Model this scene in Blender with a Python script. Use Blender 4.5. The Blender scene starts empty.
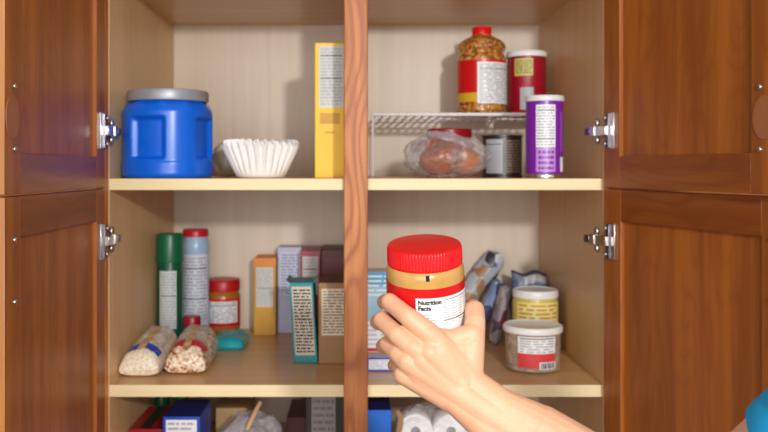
import bpy, math, random
from mathutils import Vector, Matrix, noise
random.seed(7)
H = 1.5                      # eye height: all z values below are relative to the eye
F, CX, CY = 861.0, 357.0, 168.0
PI = math.pi
col = bpy.context.scene.collection

def XZ(px, py, d): return ((px-CX)/F*d, -(py-CY)/F*d)
def P3(px, py, d): x, z = XZ(px, py, d); return Vector((x, d, z+H))

# ------------------------------------------------------------------ materials
def lin(c):
    return tuple(((v/255)/12.92 if v/255 <= .04045 else ((v/255+.055)/1.055)**2.4) for v in c)+(1.0,)

def base(name):
    m = bpy.data.materials.new(name); m.use_nodes = True
    nt = m.node_tree; b = nt.nodes['Principled BSDF']
    return m, nt, b

def plain(name, c, rough=.5, metal=0, var=.06, vscale=30, alpha=1, bump=0, bscale=200, spec=.5, coat=0, trans=0, sss=0):
    m, nt, b = base(name)
    tc = nt.nodes.new('ShaderNodeTexCoord'); n = nt.nodes.new('ShaderNodeTexNoise')
    n.inputs['Scale'].default_value = vscale; n.inputs['Detail'].default_value = 4
    nt.links.new(tc.outputs['Object'], n.inputs['Vector'])
    r = nt.nodes.new('ShaderNodeValToRGB'); l = lin(c)
    r.color_ramp.elements[0].position = .3; r.color_ramp.elements[1].position = .7
    r.color_ramp.elements[0].color = tuple(v*(1-var) for v in l[:3])+(1,)
    r.color_ramp.elements[1].color = tuple(min(1, v*(1+var)) for v in l[:3])+(1,)
    nt.links.new(n.outputs['Fac'], r.inputs['Fac']); nt.links.new(r.outputs['Color'], b.inputs['Base Color'])
    b.inputs['Roughness'].default_value = rough; b.inputs['Metallic'].default_value = metal
    b.inputs['Alpha'].default_value = alpha; b.inputs['Specular IOR Level'].default_value = spec
    b.inputs['Coat Weight'].default_value = coat; b.inputs['Transmission Weight'].default_value = trans
    if sss:
        b.inputs['Subsurface Weight'].default_value = sss
        b.inputs['Subsurface Radius'].default_value = (1, .35, .2); b.inputs['Subsurface Scale'].default_value = .006
    if bump:
        n2 = nt.nodes.new('ShaderNodeTexNoise'); n2.inputs['Scale'].default_value = bscale; n2.inputs['Detail'].default_value = 3
        nt.links.new(tc.outputs['Object'], n2.inputs['Vector'])
        bp = nt.nodes.new('ShaderNodeBump'); bp.inputs['Strength'].default_value = bump; bp.inputs['Distance'].default_value = .004
        nt.links.new(n2.outputs['Fac'], bp.inputs['Height']); nt.links.new(bp.outputs['Normal'], b.inputs['Normal'])
    return m

def speckle(name, cols, scale, rough=.5, bump=.5):
    """grains, beans, kernels: voronoi cells of several colours"""
    m, nt, b = base(name)
    tc = nt.nodes.new('ShaderNodeTexCoord'); v = nt.nodes.new('ShaderNodeTexVoronoi'); v.inputs['Scale'].default_value = scale
    nt.links.new(tc.outputs['Object'], v.inputs['Vector'])
    sep = nt.nodes.new('ShaderNodeSeparateColor'); nt.links.new(v.outputs['Color'], sep.inputs['Color'])
    r = nt.nodes.new('ShaderNodeValToRGB'); r.color_ramp.interpolation = 'CONSTANT'
    e = r.color_ramp.elements
    while len(e) < len(cols): e.new(.5)
    for i, c in enumerate(cols): e[i].position = i/len(cols); e[i].color = lin(c)
    nt.links.new(sep.outputs[0], r.inputs['Fac']); nt.links.new(r.outputs['Color'], b.inputs['Base Color'])
    bp = nt.nodes.new('ShaderNodeBump'); bp.inputs['Strength'].default_value = bump; bp.inputs['Distance'].default_value = .002; bp.invert = True
    nt.links.new(v.outputs['Distance'], bp.inputs['Height']); nt.links.new(bp.outputs['Normal'], b.inputs['Normal'])
    b.inputs['Roughness'].default_value = rough
    return m

def wood(name, dark, light, axis='z', scale=26, stretch=.06, rough=.35, coat=.0, contrast=1.0, pores=.25, rings=0.0):
    m, nt, b = base(name); L = nt.links.new; N = nt.nodes.new
    tc = N('ShaderNodeTexCoord'); mp = N('ShaderNodeMapping')
    s = {'x': (stretch, 1, 1), 'y': (1, stretch, 1), 'z': (1, 1, stretch)}[axis]
    mp.inputs['Scale'].default_value = s; L(tc.outputs['Object'], mp.inputs['Vector'])
    n1 = N('ShaderNodeTexNoise'); n1.inputs['Scale'].default_value = scale; n1.inputs['Detail'].default_value = 5
    n1.inputs['Distortion'].default_value = .6; L(mp.outputs['Vector'], n1.inputs['Vector'])
    n2 = N('ShaderNodeTexNoise'); n2.inputs['Scale'].default_value = scale*9; n2.inputs['Detail'].default_value = 3
    L(mp.outputs['Vector'], n2.inputs['Vector'])
    mx = N('ShaderNodeMath'); mx.operation = 'MULTIPLY_ADD'; L(n2.outputs['Fac'], mx.inputs[0]); mx.inputs[1].default_value = pores
    L(n1.outputs['Fac'], mx.inputs[2])
    fac = mx.outputs[0]
    if rings:
        mp2 = N('ShaderNodeMapping'); mp2.inputs['Scale'].default_value = tuple(.22 if v != 1 else 1 for v in s)
        L(tc.outputs['Object'], mp2.inputs['Vector'])
        n3 = N('ShaderNodeTexNoise'); n3.inputs['Scale'].default_value = 9; n3.inputs['Detail'].default_value = 1
        L(mp2.outputs['Vector'], n3.inputs['Vector'])
        k = N('ShaderNodeMath'); k.operation = 'MULTIPLY'; L(n3.outputs['Fac'], k.inputs[0]); k.inputs[1].default_value = 34
        fr = N('ShaderNodeMath'); fr.operation = 'PINGPONG'; L(k.outputs[0], fr.inputs[0]); fr.inputs[1].default_value = 1
        p = N('ShaderNodeMath'); p.operation = 'POWER'; L(fr.outputs[0], p.inputs[0]); p.inputs[1].default_value = 3
        a = N('ShaderNodeMath'); a.operation = 'MULTIPLY_ADD'; L(p.outputs[0], a.inputs[0]); a.inputs[1].default_value = -rings
        L(fac, a.inputs[2]); fac = a.outputs[0]
    r = N('ShaderNodeValToRGB'); e = r.color_ramp.elements
    e[0].position = .5-.16/contrast+pores/2; e[1].position = .5+.16/contrast+pores/2
    e[0].color = lin(dark); e[1].color = lin(light)
    L(fac, r.inputs['Fac']); L(r.outputs['Color'], b.inputs['Base Color'])
    b.inputs['Roughness'].default_value = rough; b.inputs['Coat Weight'].default_value = coat
    b.inputs['Coat Roughness'].default_value = .25
    return m

CH_D, CH_L = (140, 74, 20), (172, 98, 30)
cherry_v = wood('cherry_vertical', CH_D, CH_L, 'z', coat=.04, rings=.10, rough=.42)
cherry_h = wood('cherry_horizontal', (124, 60, 16), (156, 84, 26), 'x', coat=.04, rings=.12)
frame_w = wood('face_frame_oak', (166, 92, 36), (214, 138, 74), 'z', scale=24, coat=.05, rings=.32, rough=.5)
edge_w = wood('door_edge_wood', (160, 98, 44), (188, 124, 60), 'z', coat=.1)
maple_v = wood('maple_laminate', (214, 174, 122), (230, 192, 142), 'z', scale=30, stretch=.05, rough=.42, contrast=.5)  # sides and divider; warm bounce from the orange doors put into the colour
maple_b = wood('maple_laminate_back', (212, 194, 172), (226, 211, 192), 'z', scale=30, stretch=.05, rough=.42, contrast=.5)
maple_y = wood('maple_laminate_shelf', (208, 162, 106), (226, 184, 130), 'x', scale=30, stretch=.05, rough=.32, contrast=.7)
maple_e = wood('maple_edge_band', (232, 210, 160), (243, 225, 180), 'x', scale=30, stretch=.05, rough=.45, contrast=.6)
steel = plain('nickel', (205, 200, 195), .25, 1)
steel_d = plain('dark_nickel', (110, 108, 118), .3, 1)
white_wire = plain('white_coated_wire', (238, 238, 240), .35)
blue_pl = plain('blue_plastic', (0, 100, 222), .28, var=.03)
grey_lid = plain('grey_lid', (160, 163, 170), .4, .3)
white = plain('white_print', (236, 238, 238), .4, var=.03)
paper = plain('white_paper', (244, 243, 240), .8, var=.02)
grey = plain('grey_print', (172, 174, 180), .5)
dgrey = plain('dark_grey_print', (110, 110, 114), .5)
black = plain('black_print', (22, 20, 22), .5)
red = plain('red_plastic', (226, 14, 20), .32, var=.03)
red_lb = plain('red_label', (205, 16, 24), .3, var=.05)
dred = plain('dark_red', (158, 14, 36), .35)
maroon = plain('maroon_card', (92, 28, 34), .45)
yellow = plain('yellow_card', (248, 200, 40), .5, var=.04)
lyellow = plain('pale_yellow', (236, 226, 150), .5)
orange = plain('orange_card', (236, 140, 40), .5)
mustard = plain('mustard_card', (206, 152, 34), .5)
teal = plain('teal_card', (18, 140, 150), .45)
turq = plain('turquoise_film', (18, 158, 170), .3, bump=.4, bscale=60)
pink = plain('pink_film', (222, 40, 90), .35)
tan = plain('tan_card', (186, 152, 108), .6)
tan_l = plain('light_tan_strip', (206, 172, 128), .5)
brown = plain('brown_card', (158, 118, 72), .55)
cream = plain('cream_print', (226, 214, 190), .55)
green_d = plain('green_can', (4, 84, 56), .3)
green_c = plain('green_cap', (6, 100, 62), .35)
green_b = plain('bright_green_cap', (20, 140, 60), .4)
lblue = plain('pale_blue_bottle', (168, 196, 226), .3)
lav = plain('lavender_card', (190, 194, 222), .5)
bluebox = plain('blue_card', (24, 70, 190), .4)
blue_shade = plain('blue_card_shade', (18, 40, 120), .45)  # darker blue for bottom-shelf box tops, shade put into the colour
sky = plain('sky_blue_card', (60, 168, 224), .4)
skyl = plain('hazy_blue_print', (150, 196, 222), .45, var=.25, vscale=18)
greyblue = plain('greyblue_print', (112, 128, 150), .4, var=.5, vscale=40)
silver = plain('silver_film', (176, 178, 184), .3, .3, bump=.3, bscale=60)
purple = plain('purple_can', (120, 30, 160), .3)
lilac = plain('lilac_print', (190, 140, 214), .35)
can_d = plain('dark_can', (44, 38, 36), .35)
grey_lb = plain('grey_label', (170, 172, 178), .45)
pb = plain('peanut_butter', (202, 154, 84), .18, var=.08, vscale=60, coat=.4)
pb_d = plain('peanut_butter_dark', (178, 104, 44), .25)
mustard_jar = plain('yellow_spread', (216, 192, 92), .25)
skin = plain('skin', (226, 172, 136), .48, var=.09, vscale=22, bump=.12, bscale=420, sss=.07)
shirt = plain('blue_cotton', (0, 150, 205), .85, bump=.2, bscale=900)
oval_m = plain('tan_oval_patch', (158, 98, 58), .5)
rice_m = speckle('rice_grains', [(236, 222, 196), (246, 236, 216), (222, 204, 174)], 330, .35, .3)
bean_m = speckle('bean_mix', [(226, 200, 168), (186, 130, 92), (246, 232, 210), (216, 180, 144), (238, 220, 192), (150, 96, 66)], 190, .25, .6)
corn_m = speckle('kernels', [(160, 98, 38), (190, 128, 56), (128, 72, 26), (206, 156, 92)], 170, .15, .6)
nut_m = speckle('nut_pieces', [(150, 96, 56), (196, 140, 92), (110, 64, 34)], 110, .2, .5)
bun_m = plain('bread_crust', (158, 78, 22), .3, var=.4, vscale=16)
bun_m2 = plain('pale_bread_crust', (186, 104, 36), .35, var=.35, vscale=16)
def film_mat(name, c, a0, a1, scale=26):
    m, nt, b = base(name); N = nt.nodes.new; L = nt.links.new
    tc = N('ShaderNodeTexCoord'); n = N('ShaderNodeTexNoise'); n.inputs['Scale'].default_value = scale; n.inputs['Detail'].default_value = 3
    n.inputs['Distortion'].default_value = 1.2; L(tc.outputs['Object'], n.inputs['Vector'])
    mr = N('ShaderNodeMapRange'); mr.inputs['From Min'].default_value = .45; mr.inputs['From Max'].default_value = .72
    mr.inputs['To Min'].default_value = a0; mr.inputs['To Max'].default_value = a1; L(n.outputs['Fac'], mr.inputs['Value'])
    lw = N('ShaderNodeLayerWeight'); lw.inputs['Blend'].default_value = .35
    ad = N('ShaderNodeMath'); ad.operation = 'MULTIPLY_ADD'; ad.use_clamp = True; L(lw.outputs['Facing'], ad.inputs[0]); ad.inputs[1].default_value = .35
    L(mr.outputs['Result'], ad.inputs[2]); L(ad.outputs[0], b.inputs['Alpha'])
    bp = N('ShaderNodeBump'); bp.inputs['Strength'].default_value = 1; bp.inputs['Distance'].default_value = .006
    n2 = N('ShaderNodeTexNoise'); n2.inputs['Scale'].default_value = 38; n2.inputs['Detail'].default_value = 2; n2.inputs['Distortion'].default_value = 1.5
    L(tc.outputs['Object'], n2.inputs['Vector']); L(n2.outputs['Fac'], bp.inputs['Height']); L(bp.outputs['Normal'], b.inputs['Normal'])
    b.inputs['Base Color'].default_value = lin(c); b.inputs['Roughness'].default_value = .14; b.inputs['Specular IOR Level'].default_value = .9
    return m
film = film_mat('clear_film', (226, 226, 232), .06, .40)
film2 = film_mat('cloudy_film', (206, 206, 216), .25, .70)
film_g = plain('olive_film', (214, 212, 190), .2, alpha=.95, bump=.5, bscale=50)
clear_pl = plain('clear_plastic', (226, 218, 204), .1, alpha=.32)
cotton = plain('white_roll', (240, 240, 240), .9, bump=.3, bscale=150)
wall_m = plain('painted_wall', (214, 208, 196), .8)
floor_m = wood('floor_boards', (120, 86, 56), (160, 120, 82), 'x', scale=14)

# ------------------------------------------------------------------ mesh helper
class MB:
    def __init__(s): s.v = []; s.f = []; s.mi = []; s.mats = []
    def m(s, mat):
        if mat not in s.mats: s.mats.append(mat)
        return s.mats.index(mat)
    def add(s, vs, fs, mat):
        o = len(s.v); s.v += [tuple(v) for v in vs]
        for i, f in enumerate(fs):
            s.f.append([k+o for k in f]); s.mi.append(s.m(mat[i] if isinstance(mat, list) else mat))
        return s
    def box(s, x0, x1, y0, y1, z0, z1, mat, shear=(0, 0), face=None):
        a, b = shear
        vs = [(x0, y0, z0), (x1, y0, z0), (x1, y1, z0), (x0, y1, z0),
              (x0+a, y0+b, z1), (x1+a, y0+b, z1), (x1+a, y1+b, z1), (x0+a, y1+b, z1)]
        fs = [(0, 3, 2, 1), (4, 5, 6, 7), (0, 1, 5, 4), (1, 2, 6, 5), (2, 3, 7, 6), (3, 0, 4, 7)]
        mats = [mat]*6
        if face:
            for k, mm in face.items(): mats[{'bottom': 0, 'top': 1, 'front': 2, 'right': 3, 'back': 4, 'left': 5}[k]] = mm
        return s.add(vs, fs, mats)
    def lathe(s, prof, mat, n=48, c=(0, 0, 0), rib=0, ribn=0, ribz=None, fn=None, caps=True):
        """prof [(r,z),...]; mat one or one per segment"""
        vs = []; fs = []; ms = []
        for j, (r, z) in enumerate(prof):
            for i in range(n):
                a = 2*PI*i/n; rr = r
                if ribn and (ribz is None or ribz[0] <= z <= ribz[1]): rr *= 1-rib*(.5+.5*math.cos(ribn*a))
                if fn: rr = fn(a, r, z, j)
                vs.append((c[0]+rr*math.sin(a), c[1]-rr*math.cos(a), c[2]+z))
        for j in range(len(prof)-1):
            for i in range(n):
                k = (i+1) % n
                fs.append((j*n+i, j*n+k, (j+1)*n+k, (j+1)*n+i)); ms.append(mat[j] if isinstance(mat, list) else mat)
        if caps:
            if prof[0][0] > 1e-5: fs.append(tuple(reversed(range(n)))); ms.append(mat[0] if isinstance(mat, list) else mat)
            if prof[-1][0] > 1e-5: fs.append(tuple(range((len(prof)-1)*n, len(prof)*n))); ms.append(mat[-1] if isinstance(mat, list) else mat)
        return s.add(vs, fs, ms)
    def tube(s, pts, r, mat, n=8):
        pts = [Vector(p) for p in pts]; vs = []; fs = []
        for j, p in enumerate(pts):
            t = (pts[min(j+1, len(pts)-1)]-pts[max(j-1, 0)]).normalized()
            u = t.cross(Vector((0, 0, 1)) if abs(t.z) < .9 else Vector((1, 0, 0))).normalized(); w = t.cross(u)
            rr = r[j] if isinstance(r, (list, tuple)) else r
            for i in range(n):
                a = 2*PI*i/n; vs.append(p+u*math.cos(a)*rr+w*math.sin(a)*rr)
        for j in range(len(pts)-1):
            for i in range(n):
                k = (i+1) % n; fs.append((j*n+i, j*n+k, (j+1)*n+k, (j+1)*n+i))
        fs.append(tuple(reversed(range(n)))); fs.append(tuple(range((len(pts)-1)*n, len(pts)*n)))
        return s.add(vs, fs, mat)
    def grid(s, fn, nu, nv, mat, flip=False):
        vs = [fn(i/nu, j/nv) for j in range(nv+1) for i in range(nu+1)]; fs = []; ms = []
        for j in range(nv):
            for i in range(nu):
                a = j*(nu+1)+i; q = (a, a+1, a+nu+2, a+nu+1)
                fs.append(tuple(reversed(q)) if flip else q)
                ms.append(mat((i+.5)/nu, (j+.5)/nv) if callable(mat) else mat)
        return s.add(vs, fs, ms)
    def ball(s, c, r, mat, n=16, nz=10, fn=None):
        if not isinstance(r, (tuple, list)): r = (r, r, r)
        vs = [(c[0], c[1], c[2]-r[2])]; fs = []
        for j in range(1, nz):
            t = PI*j/nz
            for i in range(n):
                a = 2*PI*i/n; vs.append((c[0]+r[0]*math.sin(t)*math.cos(a), c[1]+r[1]*math.sin(t)*math.sin(a), c[2]-r[2]*math.cos(t)))
        vs.append((c[0], c[1], c[2]+r[2])); top = len(vs)-1
        for i in range(n):
            k = (i+1) % n; fs.append((0, 1+k, 1+i)); fs.append((top, top-n+i, top-n+k))
            for j in range(nz-2): fs.append((1+j*n+i, 1+j*n+k, 1+(j+1)*n+k, 1+(j+1)*n+i))
        if fn: vs = [fn(Vector(v)) for v in vs]
        return s.add(vs, fs, mat)
    def build(s, name, parent=None, loc=(0, 0, 0), label=None, bevel=0, smooth=True, seg=2, ang=40, rotz=0):
        me = bpy.data.meshes.new(name); me.from_pydata(s.v, [], s.f)
        for m in s.mats: me.materials.append(m)
        for p, k in zip(me.polygons, s.mi): p.material_index = k; p.use_smooth = smooth
        me.validate(); me.update()
        if smooth: me.set_sharp_from_angle(angle=math.radians(ang))
        o = bpy.data.objects.new(name, me); col.objects.link(o); o.location = loc; o.rotation_euler.z = rotz
        if parent: o.parent = parent
        if label: o['label'] = label
        if bevel:
            b = o.modifiers.new('bevel', 'BEVEL'); b.width = bevel; b.segments = seg; b.limit_method = 'ANGLE'; b.harden_normals = False
        return o

def tag(o, label, cat, group=None, kind=None):
    o['label'] = label; o['category'] = cat
    if group: o['group'] = group
    if kind: o['kind'] = kind
    return o
def thing(name, label, cat, loc, rotz=0, group=None):
    o = bpy.data.objects.new(name, None); col.objects.link(o); o.empty_display_size = .05
    o.location = (loc[0], loc[1], loc[2]+H); o.rotation_euler.z = rotz
    return tag(o, label, cat, group)
def struct(o): o['kind'] = 'structure'; return o

# maps for labels
def cyl(r, off=.0006): return lambda a, z: (math.sin(a)*(r+off), -math.cos(a)*(r+off), z)
def flat(y, off=.0006): return lambda x, z: (x, y-off, z)
def fside(x, off=.0006): return lambda y, z: (x-off, y, z)
def lift(mp, k):   # push towards the viewer side of a map a bit more
    def f(u, v):
        p = Vector(mp(u, v)); q = Vector((p.x, p.y, 0)); n = q.normalized() if q.length > 0 else Vector((0, -1, 0))
        return p+n*k
    return f
def patch(mb, mp, u0, u1, v0, v1, mat, nu=10, nv=1):
    mb.grid(lambda a, b: mp(u0+(u1-u0)*a, v0+(v1-v0)*b), nu, nv, mat)
def lines(mb, mp, u0, u1, v0, v1, rows, mat, heavy=None, fill=.45, seed=1):
    rd = random.Random(seed); h = (v1-v0)/rows
    for k in range(rows):
        v = v1-(k+.5)*h
        if heavy and k in heavy: patch(mb, mp, u0, u1, v-h*.22, v+h*.22, dgrey); continue
        a = u0; 
        while a < u1-(u1-u0)*.08:
            w = (u1-u0)*rd.uniform(.1, .4); b_ = min(u1, a+w)
            patch(mb, mp, a, b_, v-h*fill/2, v+h*fill/2, mat, 4); a = b_+(u1-u0)*rd.uniform(.03, .1)
def nutrition(name, parent, mp, u0, u1, v0, v1, rows=16, bg=white, ink=grey, heavy=(1, 7), seed=1, off=.0005, label=None, extra=None):
    mb = MB(); patch(mb, mp, u0, u1, v0, v1, bg, 14)
    d = (u1-u0)*.06; dv = (v1-v0)*.03
    lines(mb, lift(mp, off), u0+d, u1-d, v0+dv, v1-dv, rows, ink, heavy, .45, seed)
    if extra: extra(mb, lift(mp, off))
    return mb.build(name, parent, label=label)

def rounded(prof_pts): return prof_pts

# ------------------------------------------------------------------ room
struct(MB().box(-3, 3, -3, 3, -.05, 0, floor_m).build('floor', smooth=False))
struct(MB().box(-3, 3, 2.16, 2.26, 0, 2.7, wall_m).build('wall_back', smooth=False))

# ------------------------------------------------------------------ cabinet
Y0, YS, YB = 1.55, 1.57, 2.125      # frame front, carcass/shelf front, back panel
XL, XR = -.4515, .4485
Z1T, Z1B = -.0195, -.040
Z2T, Z2B = -.3957, -.4172
Z3T, ZC = -.625, .352
TOPZ, BOTZ = .80, -1.40
cab = tag(bpy.data.objects.new('pantry_cabinet', None), 'wooden pantry cabinet with its four doors swung open and pale maple inside', 'cabinet')
col.objects.link(cab); cab.location = (0, 1.85, 0)
CL = (0, -1.85, H)
def cpart(mb, name, **k): return mb.build(name, cab, CL, **k)
cpart(MB().box(XL-.016, XL, YS, YB, BOTZ, TOPZ, maple_v), 'side_panel', smooth=False, label='left maple side panel')
cpart(MB().box(XR, XR+.016, YS, YB, BOTZ, TOPZ, maple_v), 'side_panel', smooth=False, label='right maple side panel')
cpart(MB().box(XL-.016, XR+.016, YB, YB+.012, BOTZ, TOPZ, maple_b), 'back_panel', smooth=False)
cpart(MB().box(-.0105, .0085, YS, YB, BOTZ, TOPZ, maple_v), 'divider_panel', smooth=False)
for nm, zt, zb in (('upper shelf', Z1T, Z1B), ('middle shelf', Z2T, Z2B), ('top shelf', ZC+.021, ZC), ('bottom shelf', Z3T, Z3T-.021), ('floor shelf', BOTZ+.021, BOTZ)):
    for a, b, sd in ((XL, -.0105, 'left'), (.0085, XR, 'right')):
        cpart(MB().box(a, b, YS, YB, zb, zt, maple_y, face={'front': maple_e}), 'shelf', smooth=False, label='maple %s in the %s bay' % (nm, sd))
cpart(MB().box(XL-.016, XR+.016, YS, YB+.012, TOPZ, TOPZ+.018, cherry_h), 'top_panel', smooth=False)
cpart(MB().box(-.0238, .0196, Y0, YS, BOTZ, TOPZ, frame_w), 'center_stile', bevel=.002)
cpart(MB().box(-.500, XL-.0012, Y0, YS, BOTZ, TOPZ, frame_w), 'side_stile', bevel=.002)
cpart(MB().box(XR+.0012, .498, Y0, YS, BOTZ, TOPZ, frame_w), 'side_stile', bevel=.002)
cpart(MB().box(-.500, .498, Y0, YS, TOPZ, TOPZ+.06, cherry_h), 'frame_rail', bevel=.002)
cpart(MB().box(-.500, .498, Y0, YS, BOTZ-.06, BOTZ, cherry_h), 'frame_rail', bevel=.002)
cpart(MB().box(-.46, .46, YS+.06, YB, -H, BOTZ-.001, can_d), 'plinth', smooth=False)

for i, (a, b) in enumerate(((-1.3, -.501), (.499, 1.3))):
    struct(MB().box(a, b, Y0+.004, Y0+.022, 0, H+TOPZ+.3, cherry_v).build('seam_backing_%d' % (i+1), smooth=False))  # unseen panels added behind the doors so their seams look dark
W, T = .44, .020
def door(pivot, rot, sd, z0, z1, hinges, screws, oval=None, lbl='', right_edge=True):
    """local x from the hinge outwards, inner face at y=0, body towards sd*y"""
    def bx(x0, x1, d0, d1, a, b, m, face=None):
        ya, yb = sd*d0, sd*d1
        return MB().box(x0, x1, min(ya, yb), max(ya, yb), a, b, m, face=face)
    d = bx(.048, W-.048, .007, .014, z0+.053, z1-.053, cherry_v).build('door', cab, (pivot[0], pivot[1]-1.85, H), rotz=rot, smooth=False, label=lbl)
    def sub(mb, n, **k): return mb.build(n, d, **k)
    sub(bx(0, .050, 0, T, z0, z1, cherry_v), 'stile', bevel=.0012)
    sub(bx(W-.050, W, 0, T, z0, z1, cherry_v, face={'right': edge_w}), 'stile', bevel=.0012)
    sub(bx(.050, W-.050, 0, T, z0, z0+.055, cherry_h), 'rail', bevel=.001)
    sub(bx(.050, W-.050, 0, T, z1-.055, z1, cherry_h), 'rail', bevel=.001)
    s = -sd
    for hz in hinges:
        mb = MB()
        def hb(x0, x1, d0, d1, a, b, m): mb.box(x0, x1, min(s*d0, s*d1), max(s*d0, s*d1), hz+a, hz+b, m)
        hb(.022, .036, 0, .004, -.032, .032, steel)
        hb(.014, .0225, 0, .007, -.031, .031, steel_d)
        hb(-.020, .022, .004, .013, -.008, .009, steel)
        hb(-.030, -.014, .006, .015, -.009, .010, steel)
        hb(-.046, -.029, .008, .016, -.006, .007, steel_d)
        for k in (-1, 1):
            mb.ball((.014, s*.009, hz+k*.023), (.005, .003, .005), steel)
            mb.ball((-.017, s*.007, hz+k*.0155), (.007, .005, .0085), steel)
        sub(mb, 'hinge', bevel=.0015, label='metal door hinge')
    for z in screws:
        mb = MB(); mb.ball((W-.032, s*.0005, z), (.0042, .003, .0042), steel); mb.box(W-.0345, W-.0295, min(s*.003, s*.0037), max(s*.003, s*.0037), z-.0006, z+.0006, steel_d)
        sub(mb, 'screw', label='metal screw head')
    if oval:
        mb = MB(); n = 40
        for y in (0, s*.0012): pass
        vs = [(W-.0235+.0215*math.cos(2*PI*i/n), yy, oval+.029*math.sin(2*PI*i/n)) for yy in (s*.0001, s*.0012) for i in range(n)]
        fs = [tuple(range(n)), tuple(range(n, 2*n))]+[(i, (i+1) % n, n+(i+1) % n, n+i) for i in range(n)]
        mb.add(vs, fs, oval_m); sub(mb, 'oval_patch', label='flat tan oval patch')
    zz = screws
    hd = MB(); o = sd*T
    hd.tube([(W-.032, o, zz[0]), (W-.032, o+sd*.022, zz[0]), (W-.032, o+sd*.028, zz[0]-.008), (W-.032, o+sd*.028, zz[1]+.008), (W-.032, o+sd*.022, zz[1]), (W-.032, o, zz[1])], .005, steel)
    sub(hd, 'handle', label='metal bar handle')
    return d
R = math.radians
ZS = -.0363
LP, RP = (-.4520, 1.545), (.445, 1.545)
door(LP, R(-90.0), -1, ZS+.0015, .79, (.066, .66), (.108, .025), .067, 'upper left door')
door(LP, R(-90.0), -1, -1.38, ZS-.0015, (-.130, -1.25), (-.095, -.177), None, 'lower left door')
door(RP, R(-90+13), 1, ZS+.0015, .79, (.066, .66), (.108, .025), .067, 'upper right door')
door(RP, R(-90+15.5), 1, -1.38, ZS-.0015, (-.130, -1.25), (-.095, -.177), None, 'lower right door')

# ------------------------------------------------------------------ generic goods
def carton(name, label, cat, x0, x1, y0, y1, z, h, mat, face=None, shear=(0, 0), group=None, top=None):
    """cardboard box; the Empty stands at the middle of its base"""
    cx, cy = (x0+x1)/2, (y0+y1)/2
    t = thing(name, label, cat, (cx, cy, z), group=group)
    mb = MB().box(x0-cx, x1-cx, y0-cy, y1-cy, 0, h, mat, shear, face); mb.build('carton', t, bevel=.0012)
    return t, (x0-cx, x1-cx, y0-cy, y1-cy, h)
def pillow(mb, W_, L_, Ht, mat, n=28, nl=40, wob=.06, seed=0, eu=2.6, ev=6, pw=.55, low=.3, rise=0):
    """stuffed bag lying flat, length along y, base at z=0"""
    def f(u, v): return max(0, (1-abs(u)**eu))**pw*max(0, (1-abs(v)**ev))**.5
    def pt(a, b, top):
        u, v = 2*a-1, 2*b-1; k = f(u, v)
        nz = noise.noise(Vector((u*2.3+seed, v*3.1, 1.7)))*wob + noise.noise(Vector((u*7+seed, v*9, 4.2)))*wob*.4
        sx = 1-.06*(abs(v)**4)+.02*noise.noise(Vector((v*4, seed, 0)))
        z = low*Ht+(1-low)*Ht*k*(1+nz)+rise*k*(v+1)/2 if top else low*Ht*(1-k**.5)
        return (u*W_/2*sx, v*L_/2, z)
    mb.grid(lambda a, b: pt(a, b, True), n, nl, mat)
    mb.grid(lambda a, b: pt(a, b, False), n, nl, mat, flip=True)
def crinkle(mb, r, mat, seed=0, amp=.16, n=40, nz=26, flatb=True):
    """crumpled plastic bag, roughly an ellipsoid resting on z=0"""
    def fn(v):
        d = Vector((v.x/r[0], v.y/r[1], v.z/r[2]))
        k = 1+amp*noise.noise(d*1.7+Vector((seed, 0, 0)))+amp*.6*abs(noise.noise(d*4.1+Vector((0, seed, 0))))
        p = Vector((v.x*k, v.y*k, v.z*k+r[2]))
        if p.z < 0.003: p.z = 0.003*.2+abs(noise.noise(d*5))*.001
        return p
    mb.ball((0, 0, 0), r, mat, n, nz, fn)

# ---- upper left bay (shelf top Z1T)
E = .0004
S1, S2, S3 = Z1T+E, Z2T+E, Z3T+E
# blue jug
jug = thing('plastic_canister', 'blue plastic canister with grey screw lid and recessed grips on the upper shelf', 'canister', (-.3645, 1.661, S1)); jug.scale = (1, 1, .957)
JR = .0855
def jfn(a, r, z, j):
    a0 = R(-16); best = 9
    for q in range(4):
        d = (a-(a0+q*PI/2)+PI) % (2*PI)-PI
        if abs(d) < abs(best): best = d
    rr = r*(1+.02*math.cos(4*(a-a0)+PI)*(1 if r > .07 else 0))
    def ss(x, e0, e1):
        t = max(0, min(1, (x-e0)/(e1-e0))); return t*t*(3-2*t)
    k = ss(R(25)-abs(best), 0, R(5))*ss(z, .036, .043)*ss(.122-z, 0, .010)
    rr -= .011*k
    k2 = ss(abs(best), R(27), R(33))*0
    if z > .135: rr -= .004*(.5+.5*math.cos(10*(a-a0)))*ss(z, .135, .15)*ss(.158-z, 0, .003)
    if z < .032: rr += .0012*ss(.034-z, 0, .004)
    return rr
jp = [(.0, 0), (.078, 0), (.083, .003), (.0845, .008)]+[(.0843, .012+.0022*i) for i in range(54)]+[(.0835, .134), (.081, .141), (.077, .147), (.0725, .151), (.070, .154), (.070, .160)]
MB().lathe(jp, blue_pl, 160, fn=jfn).build('body', jug, ang=60)
MB().lathe([(.070, .1525), (.0765, .1525), (.0775, .1545), (.0775, .170), (.0760, .1735), (.071, .1745), (.069, .1728), (0, .1728)], grey_lid, 120, rib=.012, ribn=60, ribz=(.1545, .170)).build('lid', jug, label='grey screw lid')
# olive bag behind
gb = thing('food_bag', 'small greyish olive bag standing between the blue canister and coffee filters', 'bag', (-.275, 1.845, S1))
mb = MB(); crinkle(mb, (.036, .05, .039), film_g, 3, .12); mb.build('bag', gb)
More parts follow.
